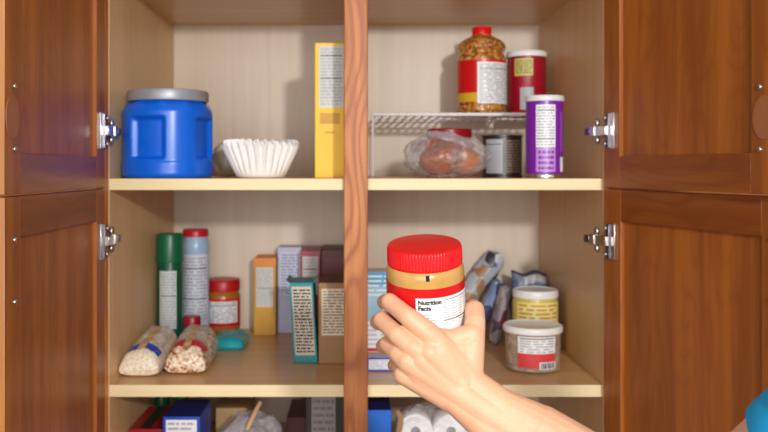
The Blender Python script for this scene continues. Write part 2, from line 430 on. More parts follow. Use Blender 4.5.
# coffee filters
cf = MB()
def ffn(k, rot):
    def fn(a, r, z, j):
        t = max(0, (z-.004)/.06); w = .0060*t
        return r+w*math.cos(28*(a+rot)) + .0012*t*math.sin(7*a+k)
    return fn
for k in range(5):
    hgt = .060+.0016*k-.0012*(k % 2)
    prof = [(0, .0005+.0012*k), (.044-.001*k, .0005+.0012*k), (.0475-.001*k, .004+.0012*k)]+[(.0475-.001*k+(.0228)*(i/10), .004+.0012*k+(hgt-.004)*(i/10)) for i in range(1, 11)]
    cf.lathe(prof, paper, 272, fn=ffn(k, .02*k), caps=False)
cf.v = [(x, y, z+.0022*max(0, (z-.045)/.02)*math.cos(28*math.atan2(x, -y))) for x, y, z in cf.v]
tag(cf.build('coffee_filters', None, (-.1868, 1.672, S1+H), ang=75), 'nested stack of white fluted paper coffee filters beside the blue canister', 'coffee filters')
# yellow box
t, (a, b, c, d, h) = carton('food_box', 'tall yellow cardboard box with a nutrition panel, beside the coffee filters', 'box', -.0815, -.0135, 1.665, 1.84, S1, .2615, yellow, {'top': plain('brown_top', (120, 84, 40), .6)})
nutrition('nutrition_label', t, flat(c), a+.008, b-.012, h*.52, h-.006, 18, seed=2, heavy=(2, 9), bg=plain('grey_white', (206, 210, 206), .5))
mb = MB(); patch(mb, flat(c), a+.01, b-.02, h*.40, h*.48, mustard); patch(mb, flat(c), a+.02, b-.03, h*.33, h*.345, mustard); mb.build('printed_panel', t, label='darker yellow printed panel')

# ---- upper right bay
# wire rack
RZ, RF, RB = .1177, 1.843, 2.115
RX0, RX1 = .034, .418
rk = thing('wire_rack', 'white coated wire rack shelf carrying the kernel jar and red canister', 'rack', ((RX0+RX1)/2, (RF+RB)/2, S1))
ox, oy, oz = -(RX0+RX1)/2, -(RF+RB)/2, -S1
def rt(pts, r, n, mb=None): return MB().tube([(p[0]+ox, p[1]+oy, p[2]+oz) for p in pts], r, white_wire)
rt([(RX0, RF, RZ-.003), (RX1, RF, RZ-.003)], .0038, 0).build('front_rail', rk)
rt([(RX0, RB, RZ-.003), (RX1, RB, RZ-.003)], .003, 0).build('back_rail', rk)
rt([(RX0, (RF+RB)/2, RZ-.005), (RX1, (RF+RB)/2, RZ-.005)], .0025, 0).build('middle_rail', rk)
mb = MB()
k = 0
while RX0+.005+k*.0182 < RX1:
    x = RX0+.005+k*.0182; mb.tube([(x+ox, RF+oy-.002, RZ-.0017+oz), (x+ox, RB+oy, RZ-.0017+oz)], .0024, white_wire); k += 1
mb.build('wire_grid', rk)
for x in (RX0, RX1):
    for y in (RF, RB): rt([(x, y, RZ-.001), (x, y, S1+.0024)], .0024, 0).build('leg', rk)
SR = RZ+.0008
# kernel jar
kj = thing('kernel_jar', 'clear jar of orange-brown kernels with small red cap, standing on the wire rack', 'jar', (.2785, 1.922, SR))
kp = [(0, 0), (.045, 0), (.052, .003), (.0545, .010), (.0535, .014)]+[(.0535, .014+.01*i) for i in range(1, 11)]+[(.0545, .122), (.053, .128), (.0485, .133), (.0475, .136), (.051, .142), (.053, .149), (.051, .157), (.044, .164), (.034, .170), (.024, .175), (.0205, .179), (.0205, .183)]
MB().lathe(kp, corn_m, 64, ribn=24, rib=.015, ribz=(.02, .12)).build('jar', kj, label='clear jar full of kernels', ang=60)
MB().lathe([(.0185, .1775), (.0215, .1775), (.0215, .192), (.020, .1945), (0, .195)], red, 60, rib=.02, ribn=30, ribz=(.178, .19)).build('cap', kj, label='red screw cap')
mb = MB(); LR = cyl(.0545)
patch(mb, LR, R(-88), R(88), .046, .118, red_lb, 24); mb.build('label', kj, label='red wrap label')
mb = MB(); patch(mb, LR, R(-88), R(-8), .026, .046, plain('jar_yellow', (214, 170, 40), .4), 12)
mb.build('label_band', kj, label='yellow label band')
nutrition('nutrition_label', kj, cyl(.0545, .0012), R(-18), R(72), .022, .112, 18, seed=5, heavy=(2,))
# red canister with white lid
rc = thing('canister', 'dark red canister with white lid and yellow panel on the wire rack', 'canister', (.387, 1.965, SR))
MB().lathe([(0, 0), (.042, 0), (.0433, .002), (.0433, .132)], dred, 64).build('body', rc)
MB().lathe([(.043, .1325), (.0455, .1325), (.0460, .134), (.0460, .143), (.0445, .145), (.042, .1452), (.0405, .1435), (0, .1435)], white, 64).build('lid', rc, label='white plastic lid')
mb = MB(); LR = cyl(.0433)
patch(mb, LR, R(-30), R(10), .012, .062, grey_lb, 12); mb.build('label', rc, label='grey printed panel')
mb = MB(); patch(mb, LR, R(-48), R(8), .088, .127, plain('straw_panel', (206, 196, 110), .5), 12)
lines(mb, lift(LR, .0004), R(-44), R(4), .092, .124, 6, plain('olive_print', (128, 120, 50), .5), None, .5, 9)
mb.build('label', rc, label='yellow printed panel')
# purple canister
pc = thing('chip_canister', 'slim purple canister with white lid at the front right of the upper shelf', 'canister', (.3585, 1.647, S1))
MB().lathe([(0, .001), (.034, .001), (.0358, 0), (.0362, .002), (.0362, .006), (.0352, .008)], steel, 64).build('metal_base', pc, label='silver metal rim')
MB().lathe([(.0352, .0075), (.0352, .146)], purple, 64).build('body', pc)
MB().lathe([(.035, .1455), (.0368, .1455), (.0374, .1475), (.0374, .154), (.0362, .156), (.0345, .1563), (.034, .155), (0, .155)], plain('pale_lid', (222, 222, 226), .35), 64).build('lid', pc, label='pale plastic lid')
nutrition('nutrition_label', pc, cyl(.0352), R(-38), R(22), .058, .138, 14, seed=11, heavy=(1, 11))
mb = MB(); LR = cyl(.0352); patch(mb, LR, R(-38), R(22), .012, .057, lilac, 12); patch(mb, LR, R(42), R(60), .012, .040, white, 6)
lines(mb, lift(LR, .0004), R(-30), R(16), .014, .054, 4, purple, None, .5, 21); patch(mb, LR, R(40), R(58), .05, .125, plain('mid_purple', (148, 70, 180), .4), 6)
mb.build('label', pc, label='lilac printed panel')
# bread bag and rolls
bb = thing('bread_bag', 'clear plastic bag of brown bread rolls lying under the wire rack', 'bag', (.1740, 1.695, S1))
mb = MB(); crinkle(mb, (.0835, .094, .0435), film, 1.3, .17, 72, 46); mb.build('bag', bb)
mb = MB()
def strip(u, v):
    x = -.036+.108*u; z = .090-.030*u+.009*math.sin(PI*u)+.002*noise.noise(Vector((u*9, v*2, 0))); return (x, -.030+.024*v, z-.004+.006*v-(1-v)*.014)
mb.grid(strip, 20, 4, film2); mb.build('folded_end', bb, label='cloudy folded end of the bag')
for (px, py, yy, rx, ry, rz_, mt, lb) in ((439, 157.5, 1.668, .043, .046, .034, bun_m, 'glossy dark brown bread roll at the front left inside the clear bag'),
                                          (463, 160, 1.735, .041, .038, .037, bun_m2, 'paler brown bread roll at the right inside the clear bag')):
    x, z = XZ(px, py, yy)
    mb = MB()
    mb.ball((0, 0, rz_), (rx, ry, rz_), mt, 32, 20, lambda v: Vector((v.x*(1+.16*noise.noise(v*24)), v.y, max(0.0, v.z*(1+.22*noise.noise(v*22+Vector((3, px*.1, 0))))))))
    tag(mb.build('bread_roll', None, (x, yy, S1+.004+H)), lb, 'bread roll', 'bread rolls in the bag')
# red lidded jar behind
rj = thing('storage_jar', 'jar with a dark red lid mostly hidden behind the bread bag', 'jar', (.2065, 1.925, S1))
MB().lathe([(0, 0), (.044, 0), (.048, .004), (.048, .086)], clear_pl, 48).build('jar', rj)
MB().lathe([(.046, .0865), (.0505, .0865), (.0505, .103), (.048, .1055), (0, .106)], dred, 60, rib=.015, ribn=40, ribz=(.087, .1)).build('lid', rj, label='dark red lid')
# dark can
dc = thing('food_can', 'short dark can with a pale grey label beside the bread bag', 'can', (.3035, 1.80, S1))
MB().lathe([(0, .001), (.040, .001), (.0418, 0), (.0418, .003), (.0408, .004), (.0408, .082), (.0420, .083), (.0420, .0868), (.0405, .0868), (.0395, .084), (0, .084)], can_d, 64).build('can', dc)
nutrition('label', dc, cyl(.0408), R(-62), R(-8), .008, .078, 12, bg=grey_lb, seed=4, heavy=(1,))
nutrition('label', dc, cyl(.0408), R(0), R(60), .010, .076, 11, bg=plain('brown_print', (128, 110, 96), .5), ink=can_d, seed=6, heavy=())

# ---- middle shelf, left bay (S2)
sp = thing('spray_can', 'tall green spray can standing against the left cabinet wall', 'spray can', (-.4185, 1.925, S2))
MB().lathe([(0, .001), (.0268, .001), (.029, 0), (.0293, .003), (.0285, .006), (.0285, .186), (.0275, .188)], green_d, 56).build('can', sp)
MB().lathe([(.0272, .1865), (.0298, .1865), (.0300, .19), (.0292, .244), (.0275, .249), (0, .2495)], green_c, 56).build('cap', sp, label='dark green cap')
nutrition('label', sp, cyl(.0285), R(-36), R(42), .040, .168, 20, seed=8, heavy=(8,), bg=plain('pale_grey_label', (205, 212, 214), .45))
bt = thing('shaker_bottle', 'pale blue bottle with a red lid behind the green spray can', 'bottle', (-.3785, 2.02, S2)); bt.scale = (1, 1, .975)
MB().lathe([(0, 0), (.028, 0), (.0315, .004), (.0315, .09), (.0305, .1), (.0315, .11), (.0315, .205), (.0330, .212), (.0320, .222), (.0290, .234), (.0270, .242)], lblue, 56).build('bottle', bt)
MB().lathe([(.0270, .2415), (.0298, .2415), (.0300, .243), (.0300, .255), (.028, .2585), (0, .259)], plain('lid_red', (200, 24, 40), .35), 56, rib=.02, ribn=36, ribz=(.243, .254)).build('lid', bt, label='red screw lid')
nutrition('label', bt, cyl(.0318), R(-70), R(70), .03, .20, 20, seed=10, heavy=(3, 12), bg=plain('blue_white', (212, 218, 232), .45))
sj = thing('spice_jar', 'small jar with a dark red cap between the bean bag and spray can', 'jar', (-.3665, 1.915, S2))
MB().lathe([(0, 0), (.017, 0), (.0185, .002), (.0185, .040), (.016, .044)], clear_pl, 40).build('jar', sj)
MB().lathe([(.0165, .0435), (.0190, .0435), (.0190, .064), (.0175, .0665), (0, .067)], dred, 40).build('cap', sj, label='dark red cap')
pj = thing('peanut_butter_jar', 'small peanut butter jar with red lid standing at the back by the pale blue bottle', 'jar', (-.3235+.0, 2.079, S2)); pj.scale = (1, 1, .98)
MB().lathe([(0, 0), (.034, 0), (.0395, .004), (.0415, .012), (.0415, .088), (.039, .098), (.0355, .102), (.0355, .108)], pb_d, 56).build('jar', pj)
MB().lathe([(.0365, .1035), (.0405, .1035), (.0410, .106), (.0405, .1275), (.0385, .1305), (0, .131)], plain('lid_dull_red', (186, 22, 30), .4), 80, rib=.015, ribn=50, ribz=(.105, .127)).build('lid', pj, label='red screw lid')
mb = MB(); LR = cyl(.0415); patch(mb, LR, R(-85), R(85), .020, .086, red_lb, 20); mb.build('label', pj, label='red wrap label')
nutrition('nutrition_label', pj, cyl(.0415, .001), R(-62), R(62), .028, .080, 9, seed=12, heavy=(1,))
# rice and bean bags
rb = thing('rice_bag', 'bag of white rice with blue bands against the left cabinet wall', 'bag', (-.4115, 1.722, S2))
def rice_mat(u, v):
    if abs(u-.5) < .10 and v > .10: return tan_l
    if .10 < v < .24 and .06 < u < .94: return plain_blue
    if v > .24 and .10 < u < .90: return print_w
    return rice_m
plain_blue = plain('blue_band', (16, 72, 190), .3); print_w = plain('rice_print', (214, 204, 192), .4, var=.35, vscale=40)
mb = MB(); pillow(mb, .079, .205, .051, rice_mat, 60, 80, .12, 2.0, 2.6, 9, rise=.020); mb.build('bag', rb)
nb = thing('bean_bag', 'bag of mixed dried beans with red bands, right of the rice bag', 'bag', (-.3315, 1.742, S2), R(2))
red_band = plain('red_band', (206, 18, 58), .35); print_b = plain('bean_print', (196, 178, 166), .35, var=.4, vscale=40)
def bean_mat(u, v):
    if abs(u-.5) < .09 and v > .10: return tan_l
    if .10 < v < .27 and .06 < u < .94: return red_band
    if v > .27 and .16 < u < .84: return print_b
    return bean_m
mb = MB(); pillow(mb, .083, .205, .054, bean_mat, 60, 80, .14, 5.0, 2.6, 9, rise=.016); mb.build('bag', nb)
# turquoise pack
tq = thing('foil_pack', 'flat turquoise packet with a pink edge beside the bean bag', 'packet', (-.283, 1.92, S2))
mb = MB(); pillow(mb, .078, .12, .027, lambda u, v: pink if u < .07 else turq, 24, 30, .2, 8.0, 4, 8); mb.build('packet', tq)
# boxes at the back
t, (a, b, c, d, h) = carton('food_box', 'narrow orange box with a white printed label standing alone at the back', 'box', -.2435, -.1915, 2.03, 2.12, S2, .183, mustard, {'top': orange})
nutrition('label', t, flat(c), a+.006, b-.006, .068, h-.022, 16, seed=14, heavy=(8,), bg=plain('card_white', (214, 212, 208), .5))
mb = MB(); patch(mb, flat(c), a, b, h-.020, h, orange); mb.build('printed_band', t, label='orange printed band')
t, (a, b, c, d, h) = carton('food_box', 'pale lavender-white box standing behind the teal box', 'box', -.190, -.133, 2.06, 2.12, S2, .206, lav)
nutrition('label', t, flat(c), a+.006, b-.004, .09, h-.012, 14, seed=15, heavy=(), bg=plain('lav_white', (206, 210, 230), .5), ink=plain('lav_ink', (130, 136, 180), .5))
t, (a, b, c, d, h) = carton('food_box', 'dark red box with a white label between the lavender and maroon boxes', 'box', -.1305, -.0845, 2.00, 2.115, S2, .204, dred)
nutrition('label', t, flat(c), a+.004, b-.006, .10, h-.014, 11, seed=16, heavy=(3,), bg=plain('dull_white', (200, 200, 196), .5))
t, (a, b, c, d, h) = carton('food_box', 'plain maroon box partly hidden behind the wooden center stile', 'box', -.0825, -.0145, 1.985, 2.115, S2, .207, maroon)
mb = MB(); patch(mb, flat(c), a+.006, b-.006, .05, h-.02, plain('maroon_print', (112, 48, 46), .45)); mb.build('printed_panel', t)
t, (a, b, c, d, h) = carton('food_box', 'teal box with cream nutrition panel, leaning left in front of the dark boxes', 'box', -.1275, -.0795, 1.745, 1.835, S2, .163, teal, shear=(-.010, 0))
sh = lambda x, z: (x-.010*z/.166, -.045-.0006, z)
nutrition('nutrition_label', t, sh, a+.004, b-.004, .016, h-.008, 20, bg=plain('beige_white', (206, 198, 180), .5), ink=plain('beige_ink', (160, 150, 132), .5), seed=17, heavy=(3, 9), off=.0)
for sx in (-1, 1):
    mb = MB(); x0 = -.034 if sx < 0 else .014
    mb.box(x0-.0005, x0+.0005, c, d, h-.0005, h+.005, teal, (.006*sx, 0)); mb.build('open_flap', t)
t, (a, b, c, d, h) = carton('food_box', 'tan box with a cream nutrition panel right of the teal box', 'box', -.0775, -.0135, 1.735, 1.86, S2, .164, brown, {'top': maroon})
nutrition('nutrition_label', t, flat(c), a+.006, b-.008, .058, h-.012, 15, bg=cream, ink=plain('brown_ink', (120, 104, 84), .5), seed=18, heavy=(2, 8))

# ---- middle shelf, right bay
t, (a, b, c, d, h) = carton('food_box', 'small flat blue and white box lying under the taller blue box', 'box', .013, .118, 1.672, 1.80, S2, .0275, plain('grey_card', (186, 182, 178), .6), {'front': bluebox})
nutrition('label', t, flat(c), a+.010, a+.06, .004, .0235, 4, seed=20, heavy=(), ink=lav)
t, (a, b, c, d, h) = carton('food_box', 'blue and white box with a red stripe standing on the flat box', 'box', .0125, .112, 1.715, 1.785, S2+.028, .160, white)
mb = MB(); M_ = flat(c); patch(mb, M_, a, b, h-.026, h, sky); patch(mb, M_, a, b, .062, h-.026, skyl); patch(mb, M_, a, b, .002, .009, red_lb); lines(mb, lift(M_, .0005), a+.006, b-.01, h-.05, h-.004, 5, white, None, .4, 22)
lines(mb, lift(M_, .0005), a+.006, b-.01, .012, .058, 5, lav, None, .4, 23)
mb.build('printed_front', t, label='blue print over white with a red stripe')
def pouch(label, bx_, by, tx, ty, d, depth, th, mats):
    p0 = P3(bx_, by, d); p1 = P3(tx, ty, d); ax = p1-p0; L = ax.length; ang = math.atan2(ax.x, ax.z)
    t = thing('food_pouch', label, 'pouch', (p0.x, d+depth/2, S2), group='leaning pouches')
    mb = MB()
    def pt(a, b, s):
        u, v = 2*a-1, b; k = max(0, 1-abs(u)**4)**.5*max(0, 1-abs(2*v-1)**14)**.5
        w = 1+.35*noise.noise(Vector((u*3, v*5, s+ang)))
        x = s*th/2*k*w; z = v*L; y = u*depth/2
        X = x*math.cos(ang)+z*math.sin(ang); Z = -x*math.sin(ang)+z*math.cos(ang)
        return (X, y, max(Z, 0.0005))
    fm = lambda a, b: mats[int(abs(b*3.2+a*2.1+2.6*noise.noise(Vector((a*4, b*3, ang*9))))*2.3) % len(mats)]
    mb.grid(lambda a, b: pt(a, b, -1), 20, 24, fm); mb.grid(lambda a, b: pt(a, b, 1), 20, 24, fm, flip=True)
    mb.build('pouch', t)
pwhite = plain('pouch_white', (186, 190, 198), .35, var=.35, vscale=70); pdark = plain('pouch_dark', (70, 74, 96), .4, var=.4, vscale=50)
pblue = plain('pouch_blue', (96, 128, 178), .4, var=.5, vscale=50)
pa = speckle('pouch_print_maroon', [(122, 46, 62), (150, 150, 160), (196, 196, 202), (96, 78, 96), (168, 160, 166)], 34, .35, .12)
pbm = speckle('pouch_print_blue', [(64, 74, 108), (120, 150, 196), (206, 212, 220), (92, 104, 134), (150, 164, 190)], 34, .35, .12)
pcm = speckle('pouch_print_grey', [(104, 112, 132), (178, 186, 196), (140, 156, 176), (66, 62, 76), (206, 208, 210), (170, 130, 92)], 34, .35, .12)
pouch('upright grey and maroon pouch nearest the yellow-banded jar', 495, 345, 509, 287, 1.92, .060, .022, [pa])
pouch('blue and white pouch leaning between two other pouches', 474, 340, 501, 282, 1.985, .060, .026, [pbm])
pouch('largest grey patterned pouch, leaning furthest over behind the thumb', 442, 334, 501, 254, 2.05, .060, .050, [pcm])
yj = thing('food_jar', 'yellow jar with white lid standing behind the clear nut tub', 'jar', (.3835, 1.852, S2))
MB().lathe([(0, 0), (.043, 0), (.047, .004), (.0485, .02), (.0485, .108), (.046, .118), (.046, .122)], mustard_jar, 56).build('jar', yj)
MB().lathe([(.046, .1195), (.0482, .1195), (.0485, .121), (.0485, .131), (.0465, .135), (.044, .1355), (.0425, .134), (0, .134)], white, 56).build('lid', yj, label='white lid')
nutrition('label', yj, cyl(.0485), R(-62), R(58), .04, .112, 8, bg=lyellow, ink=mustard, seed=25, heavy=())
tb = thing('nut_tub', 'clear tub of nuts with white lid at the front of the middle shelf', 'tub', (.3465, 1.698, S2))
MB().lathe([(0, .002), (.046, .002), (.0515, .006), (.0535, .076)], nut_m, 64).build('nuts', tb, label='brown nuts')
MB().lathe([(0, 0), (.046, 0), (.0525, .004), (.0548, .078), (.0530, .080)], clear_pl, 64).build('tub', tb, label='clear plastic tub')
MB().lathe([(.0535, .0755), (.0575, .0755), (.0582, .078), (.0582, .084), (.057, .0865), (.0545, .088), (.052, .0865), (.0505, .0855), (0, .0855)], plain('tub_lid', (240, 240, 236), .35), 72).build('lid', tb, label='white lid')
LR = lambda a_, z: (math.sin(a_)*(.0535+.0016*(z/.08)+.0008), -math.cos(a_)*(.0535+.0016*(z/.08)+.0008), z)
nutrition('nutrition_label', tb, LR, R(-42), R(38), .040, .072, 6, seed=26, heavy=(0,))
mb = MB(); patch(mb, LR, R(-42), R(38), .012, .040, plain('coral_label', (214, 62, 66), .4), 12); patch(mb, lift(LR, .0006), R(2), R(38), .010, .024, white, 8)
for i in range(9): patch(mb, lift(LR, .001), R(5+3.4*i), R(6.6+3.4*i+(i % 3)*.5), .0115, .0225, black, 1)
mb.build('label', tb, label='coral red label with a barcode')
bz = thing('snack_bag', 'blue and grey snack bag standing at the back right behind the yellow jar', 'bag', (.4015, 2.02, S2))
mb = MB()
def bpt(s):
    def f(a, b):
        u = 2*a-1; k = max(0, 1-abs(u)**4)**.5*max(0, 1-abs(2*b-1)**5)**.5
        return (u*.042+.003*math.sin(b*9), s*.028*k*(1+.3*noise.noise(Vector((u*3, b*4, s)))), .152*b+.004*math.sin(u*5)*b)
    return f
bm_ = lambda a, b: pdark if b > .955 or b < .1 else (pblue if .76 < b < .82 else (pwhite if .86 < b < .955 and a > .3 else greyblue))
mb.grid(bpt(-1), 22, 26, bm_); mb.grid(bpt(1), 22, 26, bm_, flip=True); mb.build('bag', bz)

# ---- bottom shelf (S3)
RXa = -.4475
t, (a, b, c, d, h) = carton('food_box', 'red box with a dark green stripe on top, at the left of the bottom shelf', 'box', -.4475, -.3755, 1.69, 1.85, S3, .112, dred)
mb = MB(); mb.grid(lambda u, v: (-.036+.024+.020*u-.004, c+(d-c)*v, h+.0006), 2, 8, plain('dark_green_stripe', (24, 48, 30), .5)); mb.build('top_stripe', t, label='dark green stripe')  # flat dark green strip along the box top
t, (a, b, c, d, h) = carton('food_box', 'deep blue box with a white front panel beside the red box', 'box', -.372, -.301, 1.65, 1.775, S3, .148, bluebox, {'top': blue_shade})
nutrition('label', t, flat(c), a+.006, b-.006, .06, h-.006, 8, seed=30, heavy=())
for (px, yy, cm, lb) in ((162, 1.91, green_c, 'dark green capped bottle behind the red box, next to the wall'), (181, 1.91, green_b, 'bright green capped bottle behind the gap between red and blue boxes')):
    x, z = XZ(px, 0, yy)
    t = thing('bottle', lb, 'bottle', (x, yy, S3), group='green capped bottles')
    MB().lathe([(0, 0), (.0155, 0), (.017, .003), (.017, .075), (.013, .092)], clear_pl, 40).build('bottle', t)
    MB().lathe([(.0135, .0915), (.0165, .0915), (.0165, .122), (.015, .125), (0, .1255)], cm, 40).build('cap', t, label='green cap')
t, (a, b, c, d, h) = carton('food_box', 'tan cardboard box behind the cloudy plastic bag on the bottom shelf', 'box', -.305, -.235, 1.86, 1.99, S3, .106, tan)
pbg = thing('plastic_bag', 'crumpled cloudy plastic bag with a tan twisted neck beside the blue box', 'bag', (-.208, 1.70, S3))
mb = MB(); crinkle(mb, (.070, .072, .0685), film2, 6.1, .2, 56, 36); mb.build('bag', pbg)
mb = MB(); mb.tube([(-.002, -.060, .125), (.004, -.05, .138), (.011, -.03, .152), (.018, -.01, .164)], [.004, .005, .005, .004], tan_l, 10); mb.build('twisted_neck', pbg, label='tan twisted neck')
t, (a, b, c, d, h) = carton('food_box', 'dark brown low box at the back of the bottom shelf, left of the black box', 'box', -.155, -.095, 1.90, 2.05, S3, .075, maroon)
t, (a, b, c, d, h) = carton('food_box', 'black box with a grey label beside the center stile on the bottom shelf', 'box', -.107, -.0135, 1.80, 1.92, S3, .17, can_d)
nutrition('label', t, flat(c), a+.012, a+.062, .01, h-.022, 9, bg=plain('dim_grey', (150, 142, 142), .5), ink=dgrey, seed=31, heavy=(5,))
t, (a, b, c, d, h) = carton('food_box', 'bright blue box at the left of the right bay, bottom shelf', 'box', .0125, .066, 1.66, 1.80, S3, .158, plain('bright_blue', (20, 110, 220), .4), {'top': blue_shade})  # darker top: shade under the shelf painted in
rlb = thing('plastic_bag', 'clear plastic bag holding white rolls, under the arm', 'bag', (.1480, 1.66, S3))
mb = MB()
def sheet(s):
    def f(a_, b_):
        u, v = 2*a_-1, 2*b_-1
        k = max(0, 1-abs(u)**3.5)**.5*max(0, 1-abs(v)**3.5)**.5
        w = 1+.10*noise.noise(Vector((u*2.5, v*2.5, s)))+.05*noise.noise(Vector((u*7, v*7, s+3)))
        return (u*.080, v*.055, max(.0006, .085-.083*k*w) if s < 0 else .085+.082*k*w)
    return f
mb.grid(sheet(-1), 30, 24, film, flip=True); mb.grid(sheet(1), 30, 24, film); mb.build('bag', rlb)
mb = MB(); mb.grid(lambda a_, b_: (-.070-.006*b_+.010*a_-.004*math.sin(6*b_), -.04, .10+.066*b_+.003*math.sin(a_*4)), 4, 12, brown); mb.build('paper_edge', rlb, label='brown paper edge')
for (px, lb) in ((415, 'white roll with dark core, left one inside the clear bag under the arm'), (450, 'white roll with dark core, right one inside the clear bag under the arm')):
    x, z = XZ(px, 428, 1.645)
    mb = MB()
    n = 40
    pr = [(.009, -.035), (.0315, -.035), (.0335, -.032), (.0335, .032), (.0315, .035), (.009, .035), (.009, -.035)]
    tmp = MB().lathe(pr, cotton, n, caps=False)
    tmp.v = [(v[0], v[2], v[1]) for v in tmp.v]; tmp.f = [list(reversed(f)) for f in tmp.f]
    mb = tmp
    core = MB().lathe([(.0088, -.0335), (.0088, .0335)], dgrey, 24)
    core.v = [(v[0], v[2], v[1]) for v in core.v]; core.f = [list(reversed(f)) for f in core.f]
    t = thing('paper_roll', lb, 'roll', (x, 1.66, S3+.0012+.0925+.0336), group='white rolls in the bag')
    mb.build('roll', t); core.build('core', t, label='dark core')

for px in (415, 450):
    x, _z = XZ(px, 428, 1.645)
    t = thing('paper_roll', 'white roll standing upright under the lying rolls inside the clear bag', 'roll', (x, 1.66, S3+.0012), group='standing white rolls in the bag')
    MB().lathe([(.009, 0), (.0315, 0), (.0335, .003), (.0335, .0895), (.0315, .0925), (.009, .0925), (.009, 0)], cotton, 40, caps=False).build('roll', t)
    MB().lathe([(.0088, .001), (.0088, .0915)], dgrey, 24).build('core', t, label='dark core')

# ------------------------------------------------------------------ the jar in the hand
TILT, ROLL = R(11.5), R(-2.6)
jt = thing('peanut_butter_jar', 'large peanut butter jar with bright red lid held up in the hand', 'jar', (0, 0, 0))
top = P3(424.2, 243.6, .932)
rot = Matrix.Rotation(R(0), 3, 'Z') @ Matrix.Rotation(ROLL, 3, 'Y') @ Matrix.Rotation(TILT, 3, 'X')
JH = .112
jt.rotation_euler = rot.to_euler(); jt.location = top-rot @ Vector((0, 0, JH))
BR = .0424
MB().lathe([(0, 0.002), (.030, 0), (.037, .002), (.0415, .008), (BR, .014), (BR, .074), (.0427, .079), (.0424, .085), (.0410, .0895), (.0385, .092), (.0380, .096)], pb, 96).build('jar', jt, ang=60)
MB().lathe([(.0385, .0915), (.0400, .0912), (.0406, .0922), (.0408, .094), (.0405, .1085), (.0394, .1113), (.037, JH), (0, JH)], red, 432, rib=.024, ribn=72, ribz=(.0925, .109)).build('lid', jt, label='bright red ribbed screw lid', ang=60)
mb = MB(); LR = cyl(BR, .0004); patch(mb, LR, R(-110), R(110), 0.012, .0748, red_lb, 48, 1); mb.build('label', jt, label='red wrap label')
WM = cyl(BR, .0008)
A0, A1, WT = R(-19), R(78), .0650
mb = MB(); patch(mb, WM, A0, A1, .012, WT, white, 30); 
IM = cyl(BR, .0011); tA = R(21)
patch(mb, IM, tA, R(75), WT-.0036, WT-.0028, dgrey, 16)
for k in range(9):
    z = WT-.0062-.0028*k; rd = random.Random(k+50)
    if k == 7: patch(mb, IM, tA, R(75), z-.0006, z+.0004, black, 16); continue
    for (a_, b_) in ((21, 30), (33, 45), (48, 60), (63, 74)):
        e = a_+(b_-a_)*rd.uniform(.4, 1); patch(mb, IM, R(a_), R(e), z-.0005, z+.0004, grey, 4)
patch(mb, IM, R(20.3), R(20.9), .02, WT-.0028, grey, 1, 4)
for k in range(5):
    z = WT-.0185-.003*k; patch(mb, IM, R(-12), R(4+6*((k*7) % 3)), z-.0004, z+.0004, grey, 6)
mb.build('nutrition_label', jt, label='white nutrition panel')
def text_on(body, size, a0, z, r, mat, parent, bold=.0003):
    cu = bpy.data.curves.new('txt', 'FONT'); cu.body = body; cu.size = size; cu.offset = bold; cu.resolution_u = 5
    o = bpy.data.objects.new('txt', cu); col.objects.link(o); bpy.context.view_layer.update()
    me = bpy.data.meshes.new_from_object(o.evaluated_get(bpy.context.evaluated_depsgraph_get()))
    bpy.data.objects.remove(o)
    for v in me.vertices:
        a_ = a0+v.co.x/r; v.co = Vector((math.sin(a_)*r, -math.cos(a_)*r, z+v.co.y))
    me.materials.clear(); me.materials.append(mat)
    q = bpy.data.objects.new('lettering', me); col.objects.link(q); q.parent = parent; return q
text_on('Nutrition', .0066, R(-15.5), WT-.0068, BR+.0012, black, jt)
text_on('Facts', .0066, R(-15.5), WT-.0130, BR+.0012, black, jt)
mb = MB(); patch(mb, cyl(.0427, .0004), R(-3.4), R(1.6), .0835, .0900, black, 3)
mb.build('date_mark', jt, label='small dark date mark')

# ------------------------------------------------------------------ person (arm reaching in from the right)
body = MB()
def bone(p0, r0, p1, r1, n=20, cap=6):
    p0 = Vector(p0); p1 = Vector(p1); ax = (p1-p0); L = ax.length; t = ax.normalized()
    u = t.cross(Vector((0, 0, 1)) if abs(t.z) < .9 else Vector((1, 0, 0))).normalized(); w = t.cross(u)
    rings = []
    for k in range(cap+1):
        a = -PI/2+PI/2*k/cap; rings.append((p0+t*math.sin(a)*r0, r0*math.cos(a)))
    for k in range(cap+1):
        a = PI/2*k/cap; rings.append((p1+t*math.sin(a)*r1, r1*math.cos(a)))
    vs = []; fs = []
    for c, r in rings:
        r = max(r, 1e-5)
        for i in range(n):
            a = 2*PI*i/n; vs.append(c+u*math.cos(a)*r+w*math.sin(a)*r)
    for j in range(len(rings)-1):
        for i in range(n):
            k = (i+1) % n; fs.append((j*n+i, j*n+k, (j+1)*n+k, (j+1)*n+i))
    fs.append(tuple(reversed(range(n)))); fs.append(tuple(range((len(rings)-1)*n, len(rings)*n)))
    body.add(vs, fs, skin)
def chain(pts):  # [(px,py,d,r)]
    q = [(P3(a, b, c), r) for a, b, c, r in pts]
    for (p, r), (p2, r2) in zip(q, q[1:]): bone(p, r, p2, r2)
wr = (466, 390, .893)
MC = {'index': (428, 333, .889, .0120), 'middle': (414, 348, .889, .0118), 'ring': (407, 362, .890, .0113), 'pinky': (403, 374, .897, .0104)}
chain([MC['index'], (407, 316, .892, .0100), (389.5, 301.5, .910, .0092), (384, 302, .946, .0082), (392, 305, .984, .0070)])
chain([MC['middle'], (397, 334.5, .895, .0101), (382, 320, .918, .0096), (377.5, 322, .950, .0086), (388, 326, .986, .0072)])
chain([MC['ring'], (398, 353.5, .897, .0098), (387.5, 344, .918, .0090), (383, 346, .950, .0082), (391, 347, .983, .0069)])
